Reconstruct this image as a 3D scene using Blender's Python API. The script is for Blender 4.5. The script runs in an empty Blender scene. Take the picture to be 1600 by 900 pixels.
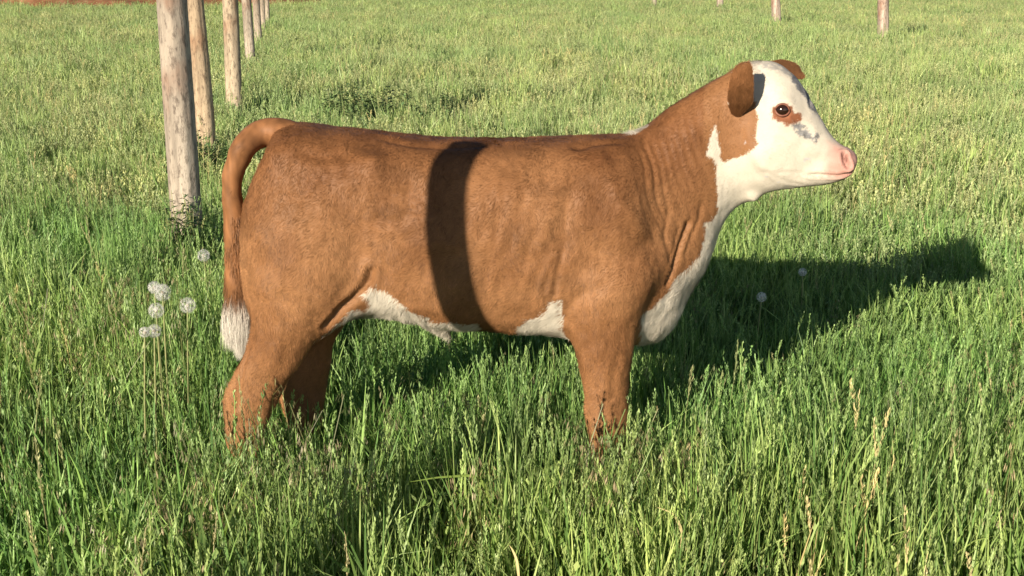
import bpy, math, random
import numpy as np
from mathutils import Vector, Matrix

S = bpy.context.scene
COL = S.collection
rng = np.random.default_rng(7)
random.seed(7)
R = math.radians

# ------------------------------------------------------------------ camera, sky, sun, exposure
F, PITCH, H, D = 1900.0, R(14.75), 1.45, 3.08
cam_d = bpy.data.cameras.new('camera')
cam = bpy.data.objects.new('camera', cam_d); COL.objects.link(cam)
cam_d.sensor_width = 36; cam_d.lens = F/1600*36
cam_d.clip_start = .05; cam_d.clip_end = 2000
cam.location = (0, -D, H); cam.rotation_euler = (math.pi/2-PITCH, 0, 0)
S.camera = cam

SUN_AZ, SUN_EL = R(30), R(18.5)
W = bpy.data.worlds.new('World'); S.world = W; W.use_nodes = True
wt = W.node_tree
sky = wt.nodes.new('ShaderNodeTexSky'); sky.sky_type = 'NISHITA'; sky.sun_disc = False
sky.sun_elevation = SUN_EL; sky.sun_rotation = math.pi-SUN_AZ
sky.air_density = .65; sky.dust_density = .4; sky.ozone_density = 1.5
bg = wt.nodes['Background']; bg.inputs[1].default_value = .05
wt.links.new(sky.outputs[0], bg.inputs[0])
to_sun = Vector((-math.sin(SUN_AZ)*math.cos(SUN_EL), -math.cos(SUN_AZ)*math.cos(SUN_EL), math.sin(SUN_EL)))
sl = bpy.data.lights.new('sun', 'SUN'); sl.energy = 5.0; sl.angle = R(.55); sl.color = (1, .88, .72)
so = bpy.data.objects.new('sun', sl); COL.objects.link(so)
so.rotation_euler = (-to_sun).to_track_quat('-Z', 'Y').to_euler(); so.location = (-10, -15, 9)
S.view_settings.view_transform = 'Standard'; S.view_settings.look = 'None'
S.view_settings.gamma = 1; S.view_settings.use_curve_mapping = False
S.view_settings.exposure = 1.0
S.render.engine = 'CYCLES'
S.cycles.max_bounces = 6; S.cycles.diffuse_bounces = 2; S.cycles.transmission_bounces = 4

# ------------------------------------------------------------------ helpers
CP, SP = math.cos(PITCH), math.sin(PITCH)
def ray(px, py):
    d, e = (px-800)/F, (py-450)/F
    return d, CP-e*SP, -SP-e*CP
def atY(px, py, Y):
    a, b, c = ray(px, py); t = (Y+D)/b
    return np.array((a*t, Y, H+c*t))
def atZ(px, py, Z):
    a, b, c = ray(px, py); t = (Z-H)/c
    return np.array((a*t, b*t-D, Z))
def project(P):
    x, y, z = P[:, 0], P[:, 1]+D, P[:, 2]-H
    dep = y*CP-z*SP; up = y*SP+z*CP
    return 800+F*x/dep, 450-F*up/dep, dep

def hash3(i, j, k, s):
    h = (i.astype(np.int64)*374761393+j.astype(np.int64)*668265263+k.astype(np.int64)*2147483647+s*1274126177) & 0xffffffff
    h = ((h ^ (h >> 13))*1274126177) & 0xffffffff
    h = ((h ^ (h >> 16))*2246822519) & 0xffffffff
    return ((h ^ (h >> 15)) & 0xffffff)/float(0xffffff)
def noise(P, scale, seed=0):
    Q = np.asarray(P, float)/scale; I = np.floor(Q).astype(np.int64); f = Q-I; f = f*f*(3-2*f)
    out = 0
    for a in (0, 1):
        for b in (0, 1):
            for c in (0, 1):
                w = (f[:, 0] if a else 1-f[:, 0])*(f[:, 1] if b else 1-f[:, 1])*(f[:, 2] if c else 1-f[:, 2])
                out = out+w*hash3(I[:, 0]+a, I[:, 1]+b, I[:, 2]+c, seed)
    return out*2-1
def sstep(a, b, x):
    t = np.clip((x-a)/(b-a), 0, 1); return t*t*(3-2*t)

def build(name, V, faces, mat, parent=None, attr=None, smooth=True, link=True):
    """faces: list of integer arrays, each (n,k). One mesh object."""
    me = bpy.data.meshes.new(name)
    V = np.asarray(V, np.float32)
    me.vertices.add(len(V)); me.vertices.foreach_set('co', V.ravel())
    idx = np.concatenate([f.ravel() for f in faces]).astype(np.int32)
    tot = np.concatenate([np.full(len(f), f.shape[1], np.int32) for f in faces])
    start = np.concatenate(([0], np.cumsum(tot)[:-1])).astype(np.int32)
    me.loops.add(len(idx)); me.loops.foreach_set('vertex_index', idx)
    me.polygons.add(len(tot)); me.polygons.foreach_set('loop_start', start)
    try: me.polygons.foreach_set('loop_total', tot)
    except Exception: pass
    me.update(calc_edges=True)
    me.polygons.foreach_set('use_smooth', np.full(len(tot), smooth, bool))
    for k, v in (attr or {}).items():
        v = np.asarray(v, np.float32)
        if v.ndim == 2:
            a = me.attributes.new(k, 'FLOAT_COLOR', 'POINT')
            a.data.foreach_set('color', np.hstack([v, np.ones((len(v), 1), np.float32)]).ravel())
        else:
            a = me.attributes.new(k, 'FLOAT', 'POINT'); a.data.foreach_set('value', v)
    me.validate()
    me.materials.append(mat)
    o = bpy.data.objects.new(name, me)
    if link: COL.objects.link(o)
    if parent: o.parent = parent
    return o
def tag(o, label=None, cat=None, group=None, kind=None):
    for k, v in (('label', label), ('category', cat), ('group', group), ('kind', kind)):
        if v: o[k] = v
    return o
def empty(name, loc):
    o = bpy.data.objects.new(name, None); COL.objects.link(o); o.location = loc; o.empty_display_size = .1
    return o

def crv(st, n):
    """Catmull-Rom through station rows, n samples per span."""
    st = np.asarray(st, float); m = len(st)
    ext = np.vstack([2*st[0]-st[1], st, 2*st[-1]-st[-2]]); out = []
    for i in range(m-1):
        p0, p1, p2, p3 = ext[i:i+4]
        for t in np.linspace(0, 1, n, endpoint=False):
            out.append(.5*((2*p1)+(-p0+p2)*t+(2*p0-5*p1+4*p2-p3)*t*t+(-p0+3*p1-3*p2+p3)*t**3))
    out.append(st[-1]); return np.array(out)

def loft(rows, N=40, n=2.3, per=4):
    """rows: (cx,cy,cz, ux,uy,uz, wx,wy,wz): centre, half 'up' axis, half 'width' axis. Closed at both ends."""
    r = crv(rows, per); th = np.linspace(0, 2*math.pi, N, endpoint=False)
    c, s = np.cos(th), np.sin(th)
    c = np.sign(c)*np.abs(c)**(2/n); s = np.sign(s)*np.abs(s)**(2/n)
    V = (r[:, None, 0:3]+s[None, :, None]*r[:, None, 3:6]+c[None, :, None]*r[:, None, 6:9]).reshape(-1, 3)
    M = len(r); i, j = np.meshgrid(np.arange(M-1), np.arange(N), indexing='ij')
    i, j = i.ravel(), j.ravel(); k = (j+1) % N
    Q = np.stack([i*N+j, i*N+k, (i+1)*N+k, (i+1)*N+j], 1)
    V = np.vstack([V, r[0, :3], r[-1, :3]]); a, b = M*N, M*N+1; j = np.arange(N); k = (j+1) % N
    T = np.vstack([np.stack([k, j, np.full(N, a)], 1), np.stack([(M-1)*N+j, (M-1)*N+k, np.full(N, b)], 1)])
    return V, Q, T
def tube(path, rad, N=8, per=3):
    path = np.asarray(path, float); rad = np.asarray(rad, float)
    rows = []
    for q in range(len(path)):
        t = path[min(q+1, len(path)-1)]-path[max(q-1, 0)]; t = t/np.linalg.norm(t)
        a = np.cross(t, (0, 1, 0) if abs(t[1]) < .9 else (1, 0, 0)); a /= np.linalg.norm(a); b = np.cross(t, a)
        rows.append(np.concatenate([path[q], a*rad[q], b*rad[q]]))
    return loft(rows, N, 2, per)
def ell(c, rx, ry, rz):
    return loft([(c[0], c[1], c[2]+rz*math.sin(t), rx*math.cos(t), 0, 0, 0, ry*math.cos(t), 0) for t in np.linspace(-1.5, 1.5, 9)], 24, 2, 2)
def merge(parts):
    V, Q, T, o = [], [], [], 0
    for v, q, t in parts:
        V.append(v); Q.append(q+o); T.append(t+o); o += len(v)
    return np.vstack(V), np.vstack(Q), np.vstack(T)

# ------------------------------------------------------------------ materials
def mat_new(name):
    m = bpy.data.materials.new(name); m.use_nodes = True
    nt = m.node_tree
    return m, nt, nt.nodes['Principled BSDF'], nt.nodes['Material Output']
def N_(nt, t, **k):
    n = nt.nodes.new(t)
    for a, b in k.items(): setattr(n, a, b)
    return n
def ramp(nt, fac, stops):
    r = N_(nt, 'ShaderNodeValToRGB'); e = r.color_ramp.elements
    while len(e) < len(stops): e.new(.5)
    for q, (p, c) in enumerate(stops): e[q].position = p; e[q].color = (*c, 1)
    nt.links.new(fac, r.inputs[0]); return r.outputs[0]
def tex(nt, scale, detail=4, rough=.55, stretch=None):
    n = N_(nt, 'ShaderNodeTexNoise'); n.inputs['Scale'].default_value = scale
    n.inputs['Detail'].default_value = detail; n.inputs['Roughness'].default_value = rough
    g = N_(nt, 'ShaderNodeTexCoord')
    if stretch:
        mp = N_(nt, 'ShaderNodeMapping'); mp.inputs['Scale'].default_value = stretch
        nt.links.new(g.outputs['Object'], mp.inputs[0]); nt.links.new(mp.outputs[0], n.inputs['Vector'])
    else: nt.links.new(g.outputs['Object'], n.inputs['Vector'])
    return n.outputs[0]
def mixc(nt, a, b, fac, mode='MIX'):
    n = N_(nt, 'ShaderNodeMix', data_type='RGBA', blend_type=mode)
    for v, s in ((fac, n.inputs[0]), (a, n.inputs[6]), (b, n.inputs[7])):
        if isinstance(v, (int, float)): s.default_value = v
        elif isinstance(v, tuple): s.default_value = (*v, 1)
        else: nt.links.new(v, s)
    return n.outputs[2]

def mat_grass():
    m, nt, p, out = mat_new('grass_blade')
    nt.nodes.remove(p)
    at = N_(nt, 'ShaderNodeAttribute', attribute_name='tint')
    geo = N_(nt, 'ShaderNodeNewGeometry')
    def wn(scale, det=3):
        n = N_(nt, 'ShaderNodeTexNoise'); n.inputs['Scale'].default_value = scale; n.inputs['Detail'].default_value = det
        nt.links.new(geo.outputs['Position'], n.inputs['Vector']); return n.outputs[0]
    patch = ramp(nt, wn(.55, 4), [(.36, (.82, .98, .85)), (.5, (1, 1, 1)), (.64, (1.10, 1.07, .98))])
    big = ramp(nt, wn(.13, 3), [(.38, (.85, .98, .85)), (.62, (1.05, 1.03, 1.0))])
    c = mixc(nt, at.outputs['Color'], patch, 1.0, 'MULTIPLY')
    c = mixc(nt, c, big, 1.0, 'MULTIPLY')
    # pasture farther from the fence corner is drier and paler
    sep = N_(nt, 'ShaderNodeSeparateXYZ'); nt.links.new(geo.outputs['Position'], sep.inputs[0])
    mr = N_(nt, 'ShaderNodeMapRange'); mr.inputs[1].default_value = 1.0; mr.inputs[2].default_value = 9; mr.inputs[3].default_value = 0; mr.inputs[4].default_value = .65
    nt.links.new(sep.outputs[1], mr.inputs[0])
    mul = N_(nt, 'ShaderNodeMath', operation='MULTIPLY'); nt.links.new(mr.outputs[0], mul.inputs[0])
    nt.links.new(wn(.8, 4), mul.inputs[1])
    c = mixc(nt, c, (.40, .45, .22), mul.outputs[0])
    oi = N_(nt, 'ShaderNodeObjectInfo'); c = mixc(nt, c, ramp(nt, oi.outputs['Random'], [(0, (.66, .70, .66)), (.5, (1, 1, 1)), (1, (1.32, 1.24, 1.15))]), 1.0, 'MULTIPLY')
    d = N_(nt, 'ShaderNodeBsdfDiffuse'); t = N_(nt, 'ShaderNodeBsdfTranslucent'); g = N_(nt, 'ShaderNodeBsdfGlossy')
    g.inputs['Roughness'].default_value = .5; g.inputs['Color'].default_value = (.8, .85, .75, 1)
    nt.links.new(c, d.inputs[0]); nt.links.new(mixc(nt, c, (1.1, 1.15, .55), 1.0, 'MULTIPLY'), t.inputs[0])
    m1 = N_(nt, 'ShaderNodeMixShader'); m1.inputs[0].default_value = .27
    nt.links.new(d.outputs[0], m1.inputs[1]); nt.links.new(t.outputs[0], m1.inputs[2])
    m2 = N_(nt, 'ShaderNodeMixShader'); m2.inputs[0].default_value = .035
    nt.links.new(m1.outputs[0], m2.inputs[1]); nt.links.new(g.outputs[0], m2.inputs[2])
    nt.links.new(m2.outputs[0], out.inputs[0]); return m
def mat_attr(name, attr, rough=.6, spec=.3, sheen=0):
    m, nt, p, out = mat_new(name)
    a = N_(nt, 'ShaderNodeAttribute', attribute_name=attr)
    nt.links.new(a.outputs['Color'], p.inputs['Base Color'])
    p.inputs['Roughness'].default_value = rough; p.inputs['Specular IOR Level'].default_value = spec
    if sheen: p.inputs['Sheen Weight'].default_value = sheen
    return m
def mat_plain(name, stops, scale, rough=.6, spec=.3, bump=0, stretch=None, detail=5):
    m, nt, p, out = mat_new(name)
    n = tex(nt, scale, detail, .6, stretch)
    nt.links.new(ramp(nt, n, stops), p.inputs['Base Color'])
    p.inputs['Roughness'].default_value = rough; p.inputs['Specular IOR Level'].default_value = spec
    if bump:
        b = N_(nt, 'ShaderNodeBump'); b.inputs['Strength'].default_value = bump; b.inputs['Distance'].default_value = .01
        nt.links.new(n, b.inputs['Height']); nt.links.new(b.outputs[0], p.inputs['Normal'])
    return m
M_GRASS = mat_grass()
M_COAT = mat_attr('calf_hair', 'coat', .55, .14)
M_SOIL = mat_plain('meadow_thatch', [(.3, (.035, .045, .012)), (.55, (.06, .08, .02)), (.75, (.14, .13, .045))], 3.0, .95, .1, .4)
M_DIRT = mat_plain('bare_dirt', [(.3, (.11, .05, .024)), (.55, (.22, .11, .055)), (.75, (.34, .2, .12))], 2.5, .95, .1, .6)
M_HOOF = mat_plain('hoof_horn', [(.3, (.03, .025, .02)), (.7, (.08, .06, .045))], 30, .5, .3)

def mat_wood():
    m, nt, p, out = mat_new('weathered_post_wood')
    oi = N_(nt, 'ShaderNodeAttribute', attribute_name='tint')
    g = tex(nt, 9, 6, .65, (1, 1, .10)); f = tex(nt, 48, 5, .7, (1, 1, .35)); blot = tex(nt, 5, 3, .5, (1, 1, .5))
    c = ramp(nt, g, [(.36, (.20, .172, .14)), (.5, (.34, .295, .24)), (.66, (.47, .415, .34))])
    c = mixc(nt, c, (.20, .105, .065), ramp(nt, blot, [(.52, (0, 0, 0)), (.66, (.75, .75, .75))]))
    c = mixc(nt, c, (.10, .08, .065), ramp(nt, f, [(.50, (0, 0, 0)), (.64, (.8, .8, .8))]))
    c = mixc(nt, c, oi.outputs['Color'], 1.0, 'MULTIPLY')
    nt.links.new(c, p.inputs['Base Color']); p.inputs['Roughness'].default_value = .9; p.inputs['Specular IOR Level'].default_value = .15
    b = N_(nt, 'ShaderNodeBump'); b.inputs['Strength'].default_value = .6; b.inputs['Distance'].default_value = .006
    nt.links.new(f, b.inputs['Height']); nt.links.new(b.outputs[0], p.inputs['Normal'])
    return m
M_WOOD = mat_wood()
m_eye, nt_, p_, o_ = mat_new('wet_dark_eye')
p_.inputs['Base Color'].default_value = (.018, .008, .005, 1); p_.inputs['Roughness'].default_value = .13
p_.inputs['Specular IOR Level'].default_value = .5
M_EYE = m_eye
M_LID = mat_plain('eyelid_skin', [(.35, (.12, .045, .028)), (.65, (.21, .085, .05))], 60, .5, .35)
m_pap, nt_, p_, o_ = mat_new('dandelion_fluff')
nt_.nodes.remove(p_)
d_ = N_(nt_, 'ShaderNodeBsdfDiffuse'); d_.inputs[0].default_value = (.85, .84, .80, 1)
t_ = N_(nt_, 'ShaderNodeBsdfTranslucent'); t_.inputs[0].default_value = (.85, .84, .80, 1)
x_ = N_(nt_, 'ShaderNodeMixShader'); nt_.links.new(d_.outputs[0], x_.inputs[1]); nt_.links.new(t_.outputs[0], x_.inputs[2]); nt_.links.new(x_.outputs[0], o_.inputs[0])
M_FLUFF = m_pap
M_SEED = mat_plain('dandelion_seed', [(.4, (.30, .25, .16)), (.6, (.55, .52, .42))], 80, .8)
M_STEM = mat_plain('dandelion_stem', [(.4, (.14, .19, .06)), (.6, (.26, .25, .11))], 20, .6)
M_LEAF = mat_attr('weed_leaf', 'tint', .5, .35)

# ------------------------------------------------------------------ ground
def sheet(name, x0, x1, y0, y1, nx, ny, zf, mat):
    X, Y = np.meshgrid(np.linspace(x0, x1, nx), np.linspace(y0, y1, ny)); P = np.stack([X.ravel(), Y.ravel(), 0*X.ravel()], 1)
    P[:, 2] = zf(P); i, j = np.meshgrid(np.arange(ny-1), np.arange(nx-1), indexing='ij'); a = (i*nx+j).ravel()
    return build(name, P, [np.stack([a, a+1, a+nx+1, a+nx], 1)], mat)
tag(sheet('ground', -600, 600, -300, 1200, 61, 76, lambda P: 0*P[:, 0], M_SOIL), kind='structure')
def dirtz(P):
    e = np.minimum(np.minimum(P[:, 0]+70, -8-P[:, 0]), np.minimum(P[:, 1]-41, 90-P[:, 1]))
    e = e+noise(P, 4, 3)*1.2
    return np.where(e > 0, np.minimum(e*.35, .5), -.05)+.02+np.where(e > 0, noise(P, .8, 4)*.14+noise(P, .3, 5)*.07, 0)
tag(sheet('dirt_field', -72, -4, 39, 92, 300, 260, dirtz, M_DIRT), kind='structure')

# ------------------------------------------------------------------ the calf
calf = tag(empty('calf', (0, 0, 0)), 'red-brown calf with white face and belly standing side-on in tall grass', 'calf')

def v3(*a): return np.array(a, float)
def torso_rows(st):
    out = []
    for x, t, b, w in st:
        T, B = atY(x, t, 0), atY(x, b, 0); c = (T+B)/2; u = (T-B)/2
        out.append(np.concatenate([c, u, (0, w, 0)]))
    return out
def pair_rows(st):
    out = []
    for tx, ty, bx, by, w, yc, yaw in st:
        T, B = atY(tx, ty, yc), atY(bx, by, yc); c = (T+B)/2; u = (T-B)/2
        out.append(np.concatenate([c, u, (w*math.sin(R(yaw)), w*math.cos(R(yaw)), 0)]))
    return out
torso = loft(torso_rows([
    (384, 325, 430, .05), (391, 300, 470, .11), (404, 264, 492, .145), (424, 226, 502, .165), (436, 197, 505, .175), (460, 193, 508, .182), (520, 199, 500, .188),
    (580, 206, 487, .192), (640, 211, 494, .198), (700, 216, 506, .204), (780, 219, 509, .208), (860, 216, 515, .206),
    (930, 212, 525, .198), (985, 212, 532, .168), (1030, 228, 528, .135), (1062, 275, 485, .10), (1080, 320, 440, .06)]), 56, 2.75, 5)
neck = loft(pair_rows([
    (930, 232, 975, 505, .15, 0, 0), (985, 210, 1035, 505, .145, 0, 0), (1012, 192, 1086, 448, .118, 0, 0), (1050, 162, 1113, 394, .098, 0, 2),
    (1090, 136, 1122, 362, .086, 0, 6), (1125, 116, 1142, 332, .078, 0, 10), (1152, 104, 1166, 316, .072, -.01, 14), (1172, 100, 1188, 306, .06, -.02, 16)]), 48, 2.2, 5)
YAW = 17
def yh(px): return -(px-1150)/610*math.tan(R(YAW))
head_st = [(1152, 106, 1150, 300, .058), (1163, 97, 1156, 310, .066), (1180, 92, 1164, 312, .073), (1206, 95, 1180, 307, .08), (1236, 113, 1197, 301, .082), (1258, 142, 1216, 297, .072),
           (1278, 177, 1240, 294, .058), (1294, 203, 1263, 292, .049), (1310, 223, 1285, 290, .046), (1325, 231, 1304, 286, .047), (1336, 238, 1321, 280, .043), (1342, 247, 1334, 271, .030)]
head = loft(pair_rows([(a, b, c, d, w, yh((a+c)/2), YAW) for a, b, c, d, w in head_st]), 56, 2.35, 6)
def leg(st, Yc, tox=None):
    """st rows: py, xl, xr, half width, y offset"""
    out = []
    for py, xl, xr, w, yo in st:
        A, B = atY(xl, py, Yc+yo), atY(xr, py, Yc+yo)
        out.append(np.concatenate([(A+B)/2, (B-A)/2, (0, w, 0)]))
    return out
near_front = leg([(390, 880, 1035, .05, .0), (440, 884, 1025, .075, -.01), (490, 884, 1004, .072, -.005), (530, 893, 993, .062, 0), (570, 901, 988, .053, 0), (605, 910, 983, .046, 0),
                  (640, 908, 986, .046, 0), (665, 914, 984, .043, 0), (690, 918, 981, .036, 0), (740, 922, 976, .030, 0), (775, 926, 976, .031, 0), (800, 926, 980, .033, 0), (815, 926, 988, .036, 0)], -.135)
near_hind = leg([(270, 392, 560, .05, .01), (330, 388, 585, .082, .0), (400, 386, 580, .092, .0), (450, 388, 560, .088, .0), (490, 391, 532, .078, .005), (520, 391, 507, .066, .01), (550, 380, 488, .056, .015), (575, 366, 470, .048, .015),
                 (600, 353, 452, .042, .015), (625, 347, 440, .041, .015), (650, 347, 427, .038, .015), (690, 350, 414, .033, .015), (740, 354, 408, .029, .015), (780, 354, 406, .032, .015), (800, 353, 410, .034, .015), (818, 352, 420, .036, .015)], -.125)
far_hind = leg([(400, 410, 590, .085, .0), (450, 412, 570, .085, .0), (490, 418, 556, .075, .0), (530, 424, 526, .058, .0), (570, 424, 520, .048, .0), (600, 426, 515, .043, .0), (630, 434, 510, .040, 0),
                (660, 447, 506, .034, 0), (700, 458, 502, .028, 0), (740, 462, 502, .03, 0), (765, 462, 512, .034, 0)], .125)
near_front, near_hind, far_hind = map(np.array, (near_front, near_hind, far_hind))
far_front = near_front.copy(); far_front[:, 1] *= -1; far_front[:, 0] += .012
legs = [near_front, far_front, near_hind, far_hind]
def blob(px, py, Y, rx, ry, rz): return [ell(atY(px, py, Y), rx, ry, rz), ell(atY(px, py, Y)*v3(1, -1, 1), rx, ry, rz)]
pieces = [torso, neck, head]+[loft(l, 32, 2.1, 5) for l in legs]
pieces += blob(955, 350, -.115, .105, .085, .17)           # shoulder blade
pieces += blob(1005, 420, -.10, .065, .066, .085)          # point of shoulder
pieces += blob(470, 300, -.095, .12, .085, .15)            # rump muscle
pieces += blob(575, 262, -.125, .04, .045, .04)            # hook bone
pieces += [loft(pair_rows([(1122, 352, 1092, 393, .032, 0, 0), (1096, 400, 1066, 443, .05, 0, 0), (1050, 440, 1066, 482, .055, 0, 0), (1015, 470, 1046, 514, .055, 0, 0), (985, 490, 1015, 536, .05, 0, 0), (960, 500, 985, 530, .04, 0, 0)]), 24, 2, 4)]  # brisket
pieces += [loft(pair_rows([(650, 480, 660, 512, .04, 0, 0), (690, 500, 697, 528, .03, 0, 0), (702, 515, 710, 537, .018, 0, 0)]), 20, 2, 3)]              # navel fold
pieces += [loft(pair_rows([(1150, 300, 1165, 316, .03, -.01, 12), (1172, 300, 1182, 315, .026, -.02, 15), (1186, 300, 1192, 310, .018, -.03, 15)]), 20, 2, 3)]  # throat
flank = [loft([np.concatenate([atY(x, y, s*.13), (0, 0, h), (0, .035, 0)]) for x, y, h in ((500, 505, .05), (540, 478, .045), (575, 462, .035), (600, 455, .02))], 20, 2, 3) for s in (-1, 1)]
pieces += flank
brow = atY(1224, 168, -.155); hd = v3(math.cos(R(YAW)), -math.sin(R(YAW)), 0); hw = v3(math.sin(R(YAW)), math.cos(R(YAW)), 0)
V, Q, T = merge(pieces)
src = build('shape', V, [Q, T], M_COAT)
md = src.modifiers.new('r', 'REMESH'); md.mode = 'VOXEL'; md.voxel_size = .0052
bpy.context.view_layer.update()
ev = src.evaluated_get(bpy.context.evaluated_depsgraph_get())
rm = bpy.data.meshes.new_from_object(ev)
nv = len(rm.vertices); P = np.empty(nv*3, np.float32); rm.vertices.foreach_get('co', P); P = P.reshape(-1, 3).astype(float)
li = np.empty(len(rm.loops), np.int32); rm.loops.foreach_get('vertex_index', li)
lt = np.empty(len(rm.polygons), np.int32); rm.polygons.foreach_get('loop_total', lt)
assert (lt == 4).all()
BQ = li.reshape(-1, 4)
ne = len(rm.edges); E = np.empty(ne*2, np.int32); rm.edges.foreach_get('vertices', E); E = E.reshape(-1, 2)
bpy.data.objects.remove(src); bpy.data.meshes.remove(rm)
deg = np.bincount(E.ravel(), minlength=nv).astype(float)
def lap(P, it, w):
    for _ in range(it):
        A = np.empty_like(P)
        for k in range(3): A[:, k] = np.bincount(E[:, 0], P[E[:, 1], k], nv)+np.bincount(E[:, 1], P[E[:, 0], k], nv)
        P = P+(A/deg[:, None]-P)*(w[:, None]*.6)
    return P
def normals(P):
    a, b, c, d = (P[BQ[:, k]] for k in range(4)); n = np.cross(c-a, d-b); out = np.zeros_like(P)
    for q in range(4):
        for k in range(3): out[:, k] += np.bincount(BQ[:, q], n[:, k], nv)
    return out/np.maximum(np.linalg.norm(out, axis=1), 1e-12)[:, None]
px, py, dep = project(P)
headm = sstep(1175, 1215, px)*(py < 330)
P = lap(P, 14, np.ones(nv)); P = lap(P, 60, 1-headm)
NRM = normals(P)
if (P*NRM).sum(1).mean() < 0 and NRM[np.argmax(P[:, 2]), 2] < 0: NRM = -NRM
if NRM[np.argmax(P[:, 2]), 2] < 0: NRM = -NRM; BQ = BQ[:, ::-1]

pivot = atY(1150, 200, 0)
def mirrored(P):
    """every point brought to the near side (about the head's own mid plane in front of the neck)"""
    M = P.copy(); r = P-pivot
    ish = r[:, 0] > .0
    lat = r[:, :2]@hw[:2]
    f = ish & (lat > 0)
    M[f, :2] -= 2*lat[f, None]*hw[None, :2]
    g = ~ish & (P[:, 1] > 0); M[g, 1] *= -1
    return M
def surf(x, y, P=None):
    Pq = P if P is not None else globals()['P']
    a, b, d = project(Pq); m = np.where((a-x)**2+(b-y)**2 < 16)[0]
    if not len(m): m = np.argsort((a-x)**2+(b-y)**2)[:4]
    i = m[np.argmin(d[m])]; return i
MP = mirrored(P)
def poly_dist(path):
    pts = np.array([P[surf(x, y)] for x, y in path]); pts = crv(pts, 6)
    best = np.full(nv, 9.); 
    for a, b in zip(pts[:-1], pts[1:]):
        d = b-a; t = np.clip(((MP-a)@d)/max(d@d, 1e-12), 0, 1); best = np.minimum(best, np.linalg.norm(MP-(a+t[:, None]*d), axis=1))
    return best
disp = np.zeros(nv)
def crease(path, depth, wid, lip=.3):
    d = poly_dist(path)
    return -depth*np.exp(-(d/wid)**2)+lip*depth*np.exp(-((d-2.2*wid)/wid)**2)
mpx, mpy, _ = project(MP)
def bump(x, y, amp, wid):
    return amp*np.exp(-(np.linalg.norm(MP-P[surf(x, y)], axis=1)/wid)**2)
disp += crease([(576, 425), (574, 445), (560, 462), (535, 485), (510, 512)], .012, .009)
disp += crease([(880, 395), (872, 430), (866, 462)], .004, .006)
disp += crease([(866, 410), (858, 440), (852, 458)], .003, .005)
disp += crease([(1078, 352), (1066, 385), (1056, 420), (1048, 445)], .013, .0075, .0)
disp += crease([(1062, 360), (1054, 392), (1050, 410)], .004, .005, 0)
disp += crease([(1046, 330), (1043, 370), (1050, 405)], .004, .006, .1)
disp += crease([(1100, 318), (1094, 345), (1084, 372), (1074, 396)], .004, .006, .1)
disp += crease([(600, 215), (640, 222), (690, 226), (760, 226)], .004, .012, .1)
disp += crease([(900, 228), (930, 221), (965, 219)], .006, .012, .2)
disp += crease([(470, 235), (500, 242), (540, 240)], .004, .012, .2)
disp += crease([(590, 345), (612, 350), (632, 340), (636, 300)], .004, .012, .25)
disp += crease([(560, 300), (600, 305), (640, 300)], .003, .012, .25)
disp += crease([(640, 330), (660, 335), (680, 330)], .003, .007, .25)
disp += crease([(480, 330), (520, 370), (560, 400)], .004, .02, .2)
disp += crease([(885, 500), (900, 470), (935, 450)], .004, .014, .2)
disp += crease([(1329, 271), (1318, 276), (1300, 278), (1280, 278), (1262, 275)], .0065, .0036, .5)
disp += crease([(1262, 275), (1235, 273), (1195, 270)], .0016, .004, .4)
disp += crease([(1205, 275), (1230, 287), (1250, 291)], .0014, .004, .5)
disp += crease([(1320, 238), (1320, 246), (1326, 257)], .018, .0050, .45)
disp += crease([(1295, 242), (1308, 232), (1320, 229)], .002, .005, .3)
disp += crease([(1244, 186), (1256, 200), (1272, 214)], .003, .008, .3)
disp += crease([(1252, 125), (1262, 142), (1270, 165)], .0045, .006, .4)
disp += crease([(393, 515), (382, 555), (374, 592), (372, 640)], .007, .008, .15)
disp += crease([(432, 620), (425, 660), (420, 700)], .003, .006, .3)
disp += crease([(915, 520), (925, 570), (930, 610)], .003, .012, .2)
disp += crease([(965, 560), (962, 600), (958, 625)], .003, .010, .2)
disp += crease([(1212, 212), (1240, 222), (1278, 238)], -.0035, .010, 0)
disp += crease([(1165, 200), (1172, 235), (1190, 262)], -.004, .014, 0)
disp += bump(585, 252, .011, .032)+bump(425, 240, .008, .03)-bump(640, 296, .014, .062)-bump(560, 345, .006, .05)
disp += crease([(905, 262), (888, 320), (880, 395)], .006, .020, .2)+crease([(935, 235), (965, 300), (1010, 370)], -.005, .018, 0)
ribm = sstep(660, 720, mpx)*sstep(890, 840, mpx)*sstep(245, 300, mpy)*sstep(500, 440, mpy)
disp += ribm*np.sin((mpx+.22*mpy+noise(MP, .12, 33)*9)/27*2*math.pi)*.0007
eye_i = surf(1222, 175); eye_c = P[eye_i].copy()
de = np.linalg.norm((MP-eye_c), axis=1)
disp += .010*np.exp(-(de/.036)**2)-.016*np.exp(-(de/.019)**2)
db = np.linalg.norm(MP-P[surf(1226, 155)], axis=1); disp += .007*np.exp(-(db/.022)**2)
# neck skin folds
ax = (mpx-985)*.90+(mpy-215)*-.30
ph = ax/13.5+noise(MP, .11, 11)*.55+noise(MP*np.array((1, 1, .5)), .035, 12)*.2
rid = 1-np.abs(np.sin(ph*math.pi/1.0)); 
nm = sstep(975, 1015, mpx+(mpy-215)*-.15)*sstep(1128, 1095, mpx)*sstep(196, 235, mpy-(1000-mpx)*.5)*sstep(395, 330, mpy)*(np.abs(MP[:, 1]) > .03)
disp -= nm*(np.clip(rid, 0, 1)**2.2)*0.0080*np.clip(.62+.75*noise(MP*np.array((1, 1, .4)), .06, 13), .1, 1.2)
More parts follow.
